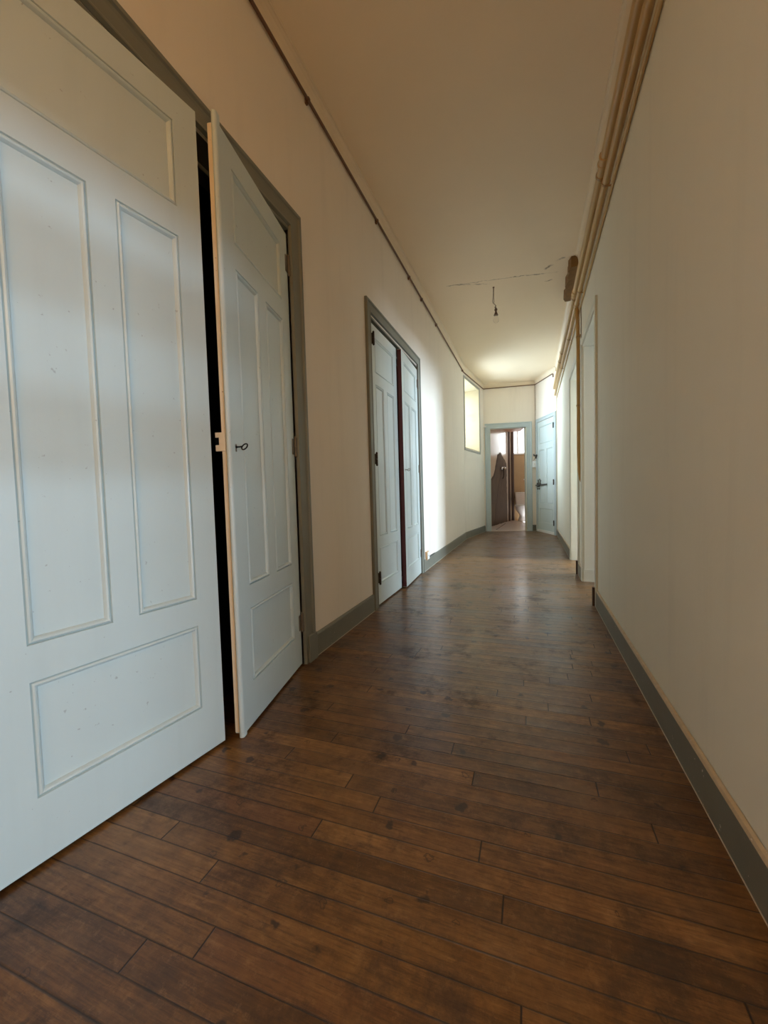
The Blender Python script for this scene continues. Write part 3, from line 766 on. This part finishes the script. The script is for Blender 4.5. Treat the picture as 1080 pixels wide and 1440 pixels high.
obj('floor_strip', k, 'lino_line', fl)
k = MB(FF); k.box(FO0, -.02, .0, FO1, .145, .008, .002); struct(obj('trim_20', k, 'lino'))
# window in the back wall
w = MB(FB); y0 = .24; q = .055
w.box(WB0, y0, WBZ, WB0+q, y0+.05, 2.82); w.box(WB1-q, y0, WBZ, WB1, y0+.05, 2.82); w.box(WB0+q, y0, WBZ, WB1-q, y0+.05, WBZ+q); w.box(WB0+q, y0, 2.82-q, WB1-q, y0+.05, 2.82)
w.box(WB0+.16, y0-.004, WBZ+q, WB0+.20, y0+.05, 2.82-q)
W2 = struct(obj('window_2', w, 'white_wood'), 'bright white framed washroom window above the toilet', 'window')
w = MB(FB); w.box(WB0+.06, y0+.02, WBZ+q, WB1-.06, y0+.026, 2.82-q); obj('pane', w, 'glass', W2)
w = MB(FB); w.box(WB0-.005, -.015, WBZ-.012, WB1+.005, y0, WBZ+.006); obj('sill', w, 'white_wood', W2)
# bare plaster on the left wall
raw = [(.02, 2.75), (.02, 1.58), (.06, 1.57), (.0, .0)]
def wallp(u, z, d): return Vector((d, u, z))
def ragged(pts, step=.09, amp=.018):
    o = []
    for a, b_ in zip(pts, pts[1:]+pts[:1]):
        L_ = math.hypot(b_[0]-a[0], b_[1]-a[1]); n = max(1, int(L_/step))
        for i in range(n):
            t_ = i/n; o.append((a[0]+(b_[0]-a[0])*t_ + random.uniform(-amp, amp), a[1]+(b_[1]-a[1])*t_ + random.uniform(-amp, amp)))
    return o
PATCH = [(.20, .02), (.25, .58), (.45, .78), (.95, 1.00), (1.02, 1.13), (1.30, 1.20), (1.46, 1.38), (1.72, 1.78), (2.00, 1.84), (2.30, 1.74), (2.60, 1.62), (2.62, .02)]
k = MB(FT); k.prism(ragged(PATCH), 0, .006, wallp); obj('bare_plaster', k, 'bare', TW)
k = MB(FT); k.prism(ragged([(1.25, .02), (1.45, .55), (1.75, 1.05), (2.02, 1.45), (2.2, 1.66), (2.58, 1.58), (2.60, .02)], amp=.03), .004, .0085, wallp); obj('dark_stain', k, 'bare_rim', TW)
k = MB(FT); k.prism(ragged([(a-.06, b_+.035 if b_ > .1 else b_) for a, b_ in PATCH]), 0, .003, wallp); obj('dark_rim', k, 'bare_rim', TW)
# pipes in the corner
k = MB(); p_ = T1 + Vector((.048, -.068, 0))
k.tube([p_ + Vector((0,0,.005)), p_ + Vector((0,0,1.2)), p_ + Vector((.004,0,ZT+.25))], .038, 18)
for z in (.6, 1.75): k.tube([p_ + Vector((0,0,z)), p_ + Vector((0,0,z+.07))], .043, 18)
tag(obj('soil_pipe', k, 'soil', smooth=True), 'thick dark brown soil pipe in the washroom corner', 'pipe')
k = MB(); p_ = T1 + Vector((-.035, -.36, 0))
k.tube([p_ + Vector((0,0,.005)), p_ + Vector((0,0,1.3)), p_ + Vector((.006,0,ZT-.002))], .024, 12)
tag(obj('supply_pipe', k, 'soil', smooth=True), 'thinner dark pipe left of the washroom soil pipe', 'pipe')
# shower mixer
MX = empty('mixer_tap', FT @ Vector((0, 2.03, 1.47)), FT.to_euler().z)
k = MB()
k.tube([(.05, -.10, 0), (.05, .14, .02)], .020, 12); k.tube([(.009, -.09, 0), (.05, -.09, 0)], .018, 12); k.tube([(.009, .12, .02), (.05, .12, .02)], .018, 12)
obj('body', k, 'brass', MX, smooth=True)
for yv in (-.12, .16):
    k = MB(); k.lathe([(.012, 0), (.030, .01), (.034, .03), (.022, .05), (.004, .055)], Matrix.Translation((.05, yv, 0)) @ Matrix.Rotation(PI/2 if yv < 0 else -PI/2, 4, 'X'), 12); obj('handle', k, 'brass', MX, smooth=True)
k = MB(); k.tube([(.05, .02, -.015), (.065, .02, -.10), (.055, .03, -.22), (.030, .02, -.28)], .010, 8); obj('hose', k, 'iron', MX, smooth=True)
tag(MX, 'small metal mixer tap on the bare plaster of the washroom wall', 'tap')

# toilet
tx = T1 + (FB.to_3x3() @ Vector((.266, 0, 0)))
TO = empty('toilet', (tx.x, tx.y, .004), angb - .03)
TO.location = (tx.x - .0, tx.y - .02, .004)
def oval(cx, cy, rx, ry, z, n=28, sq=2.3):
    o = []
    for i in range(n):
        a = 2*PI*i/n; ca, sa = math.cos(a), math.sin(a)
        o.append((cx + rx*math.copysign(abs(ca)**(2/sq), ca), cy + ry*math.copysign(abs(sa)**(2/sq), sa), z))
    return o
k = MB()
k.loft([oval(0, -.36, .125, .20, 0), oval(0, -.36, .118, .19, .03), oval(0, -.36, .085, .155, .12), oval(0, -.37, .088, .165, .19), oval(0, -.38, .135, .215, .26),
        oval(0, -.385, .178, .248, .33), oval(0, -.39, .190, .258, .395), oval(0, -.39, .190, .258, .41), oval(0, -.39, .14, .20, .41), oval(0, -.385, .10, .15, .33), oval(0, -.38, .04, .06, .30)])
obj('bowl', k, 'ceramic', TO, smooth=True)
k = MB(); k.loft([oval(0, -.385, .196, .262, .412), oval(0, -.385, .204, .268, .420), oval(0, -.385, .204, .268, .436), oval(0, -.385, .198, .262, .442)]); obj('seat', k, 'seat', TO, smooth=True)
k = MB(); k.loft([oval(0, -.38, .198, .262, .444), oval(0, -.38, .205, .268, .450), oval(0, -.38, .203, .266, .464), oval(0, -.38, .185, .245, .470)]); obj('lid', k, 'seat', TO, smooth=True)
k = MB(); k.loft([oval(0, -.10, .148, .075, .40, 32, 5), oval(0, -.10, .156, .082, .46, 32, 5), oval(0, -.10, .166, .088, .77, 32, 5), oval(0, -.10, .164, .086, .775, 32, 5)]); obj('tank', k, 'ceramic', TO, smooth=True)
k = MB(); k.loft([oval(0, -.10, .168, .094, .776, 32, 5), oval(0, -.10, .170, .097, .785, 32, 5), oval(0, -.10, .168, .094, .802, 32, 5), oval(0, -.10, .15, .07, .812, 32, 4)]); obj('tank_lid', k, 'ceramic', TO, smooth=True)
k = MB(); k.lathe([(.022, .808), (.022, .822), (.015, .828), (.003, .829)], Matrix.Translation((0, -.10, 0)), 14); obj('flush_button', k, 'brass', TO, smooth=True)
tag(TO, 'white close-coupled toilet under the washroom window', 'toilet')
k = MB(); k.tube([(-.155, -.16, .66), (-.175, -.16, .665), (-.180, -.16, .70)], .009, 8); k.tube([(-.175, -.182, .665), (-.175, -.14, .665)], .012, 8)
obj('inlet_valve', k, 'brass', TO, smooth=True)
k = MB(FB); k.box(.36, -.05, 1.165, .46, -.0, 1.190, .004); k.tube([(.345, -.03, 1.178), (.40, -.03, 1.178)], .016, 10)
tag(obj('paper_holder', k, 'white_plastic'), 'little pale holder on the ochre wall above the toilet', 'holder')

# ------------------------------------------------------------------ glazing bars of the interior window behind the viewer's right
w = MB(FR)
bx0, bx1 = .06, .10
w.box(bx0, R0[0], .06, bx1, R0[0]+.05, 1.60); w.box(bx0, R0[1]-.05, .06, bx1, R0[1], 1.60)
w.box(bx0, R0[0]+.05, .06, bx1, R0[1]-.05, .09); w.box(bx0, R0[0]+.05, 1.56, bx1, R0[1]-.05, 1.60)
for z in (1.055, 1.362): w.box(bx0, R0[0]+.05, z-.028, bx1, R0[1]-.05, z+.028)
struct(obj('window_6', w, 'white_wood'))

# ------------------------------------------------------------------ light
def area(name, loc, target, sx, sy, power, col, spread=180):
    d = bpy.data.lights.new(name, 'AREA'); d.shape = 'RECTANGLE'; d.size = sx; d.size_y = sy
    d.energy = power; d.color = col; d.spread = math.radians(spread)
    o = bpy.data.objects.new(name, d); C.objects.link(o); o.location = loc
    o.rotation_euler = (Vector(target)-Vector(loc)).to_track_quat('-Z', 'Y').to_euler()
    return o
DAY = (.62, .81, 1.0)
area('daylight_near', (4.6, -.9, 1.0), (0, -.9, 1.0), 2.6, .55, 82, (.52, .76, 1.0))
area('daylight_room_one', (3.50, 3.75, 2.1), (0, 3.75, .4), 1.1, 1.6, 68, DAY)
area('daylight_room_two', (3.50, 5.52, 2.1), (0, 5.5, .4), 1.15, 1.6, 210, DAY)
nw = FC @ Vector((rd-.9, (NV0+NV1)/2+.25, 2.75)); nt_ = FC @ Vector((0, (NV0+NV1)/2, 2.45))
area('daylight_niche', nw, nt_, 2.4, 2.2, 270, (.66, .83, 1.0))
bw = FB @ Vector((.40, .75, 2.5)); bt = FB @ Vector((.40, -1.0, 1.7))
area('daylight_washroom', bw, bt, 1.0, 1.0, 7, (1.0, .99, .97))
pd = bpy.data.lights.new('added_warm_fill', 'POINT'); pd.energy = 15; pd.color = (1.0, .64, .30); pd.shadow_soft_size = .06  # added unseen lamp, warms the near walls and ceiling
po = bpy.data.objects.new('added_warm_fill', pd); C.objects.link(po); po.location = (.12, -1.7, 2.05)

W_ = bpy.data.worlds.new('overcast_sky'); S.world = W_; W_.use_nodes = True
bgn = W_.node_tree.nodes['Background']; bgn.inputs[0].default_value = (.86, .93, 1.0, 1); bgn.inputs[1].default_value = 1.5

# ------------------------------------------------------------------ camera
cam = bpy.data.cameras.new('camera'); co = bpy.data.objects.new('camera', cam); C.objects.link(co)
yaw, pit, rol = .356181451, .0480571604, -.0276673433
cy, sy = math.cos(yaw), math.sin(yaw)
fw = Vector((-sy*math.cos(pit), cy*math.cos(pit), -math.sin(pit)))
r_ = Vector((cy, sy, 0)); u_ = r_.cross(fw)
R_ = math.cos(rol)*r_ + math.sin(rol)*u_; U_ = -math.sin(rol)*r_ + math.cos(rol)*u_
mw_ = Matrix((R_, U_, -fw)).transposed().to_4x4(); mw_.translation = (0, 0, .9)
co.matrix_world = mw_
cam.sensor_fit = 'VERTICAL'; cam.sensor_height = 36.0; cam.lens = 555/1440*36.0
cam.clip_start = .02; cam.clip_end = 60
S.camera = co
S.view_settings.view_transform = 'Standard'; S.view_settings.look = 'None'
S.view_settings.exposure = 1.2; S.view_settings.gamma = 1.0; S.view_settings.use_curve_mapping = False
S.cycles.max_bounces = 10; S.cycles.diffuse_bounces = 8; S.cycles.glossy_bounces = 4; S.cycles.transmission_bounces = 6
S.cycles.use_denoising = True
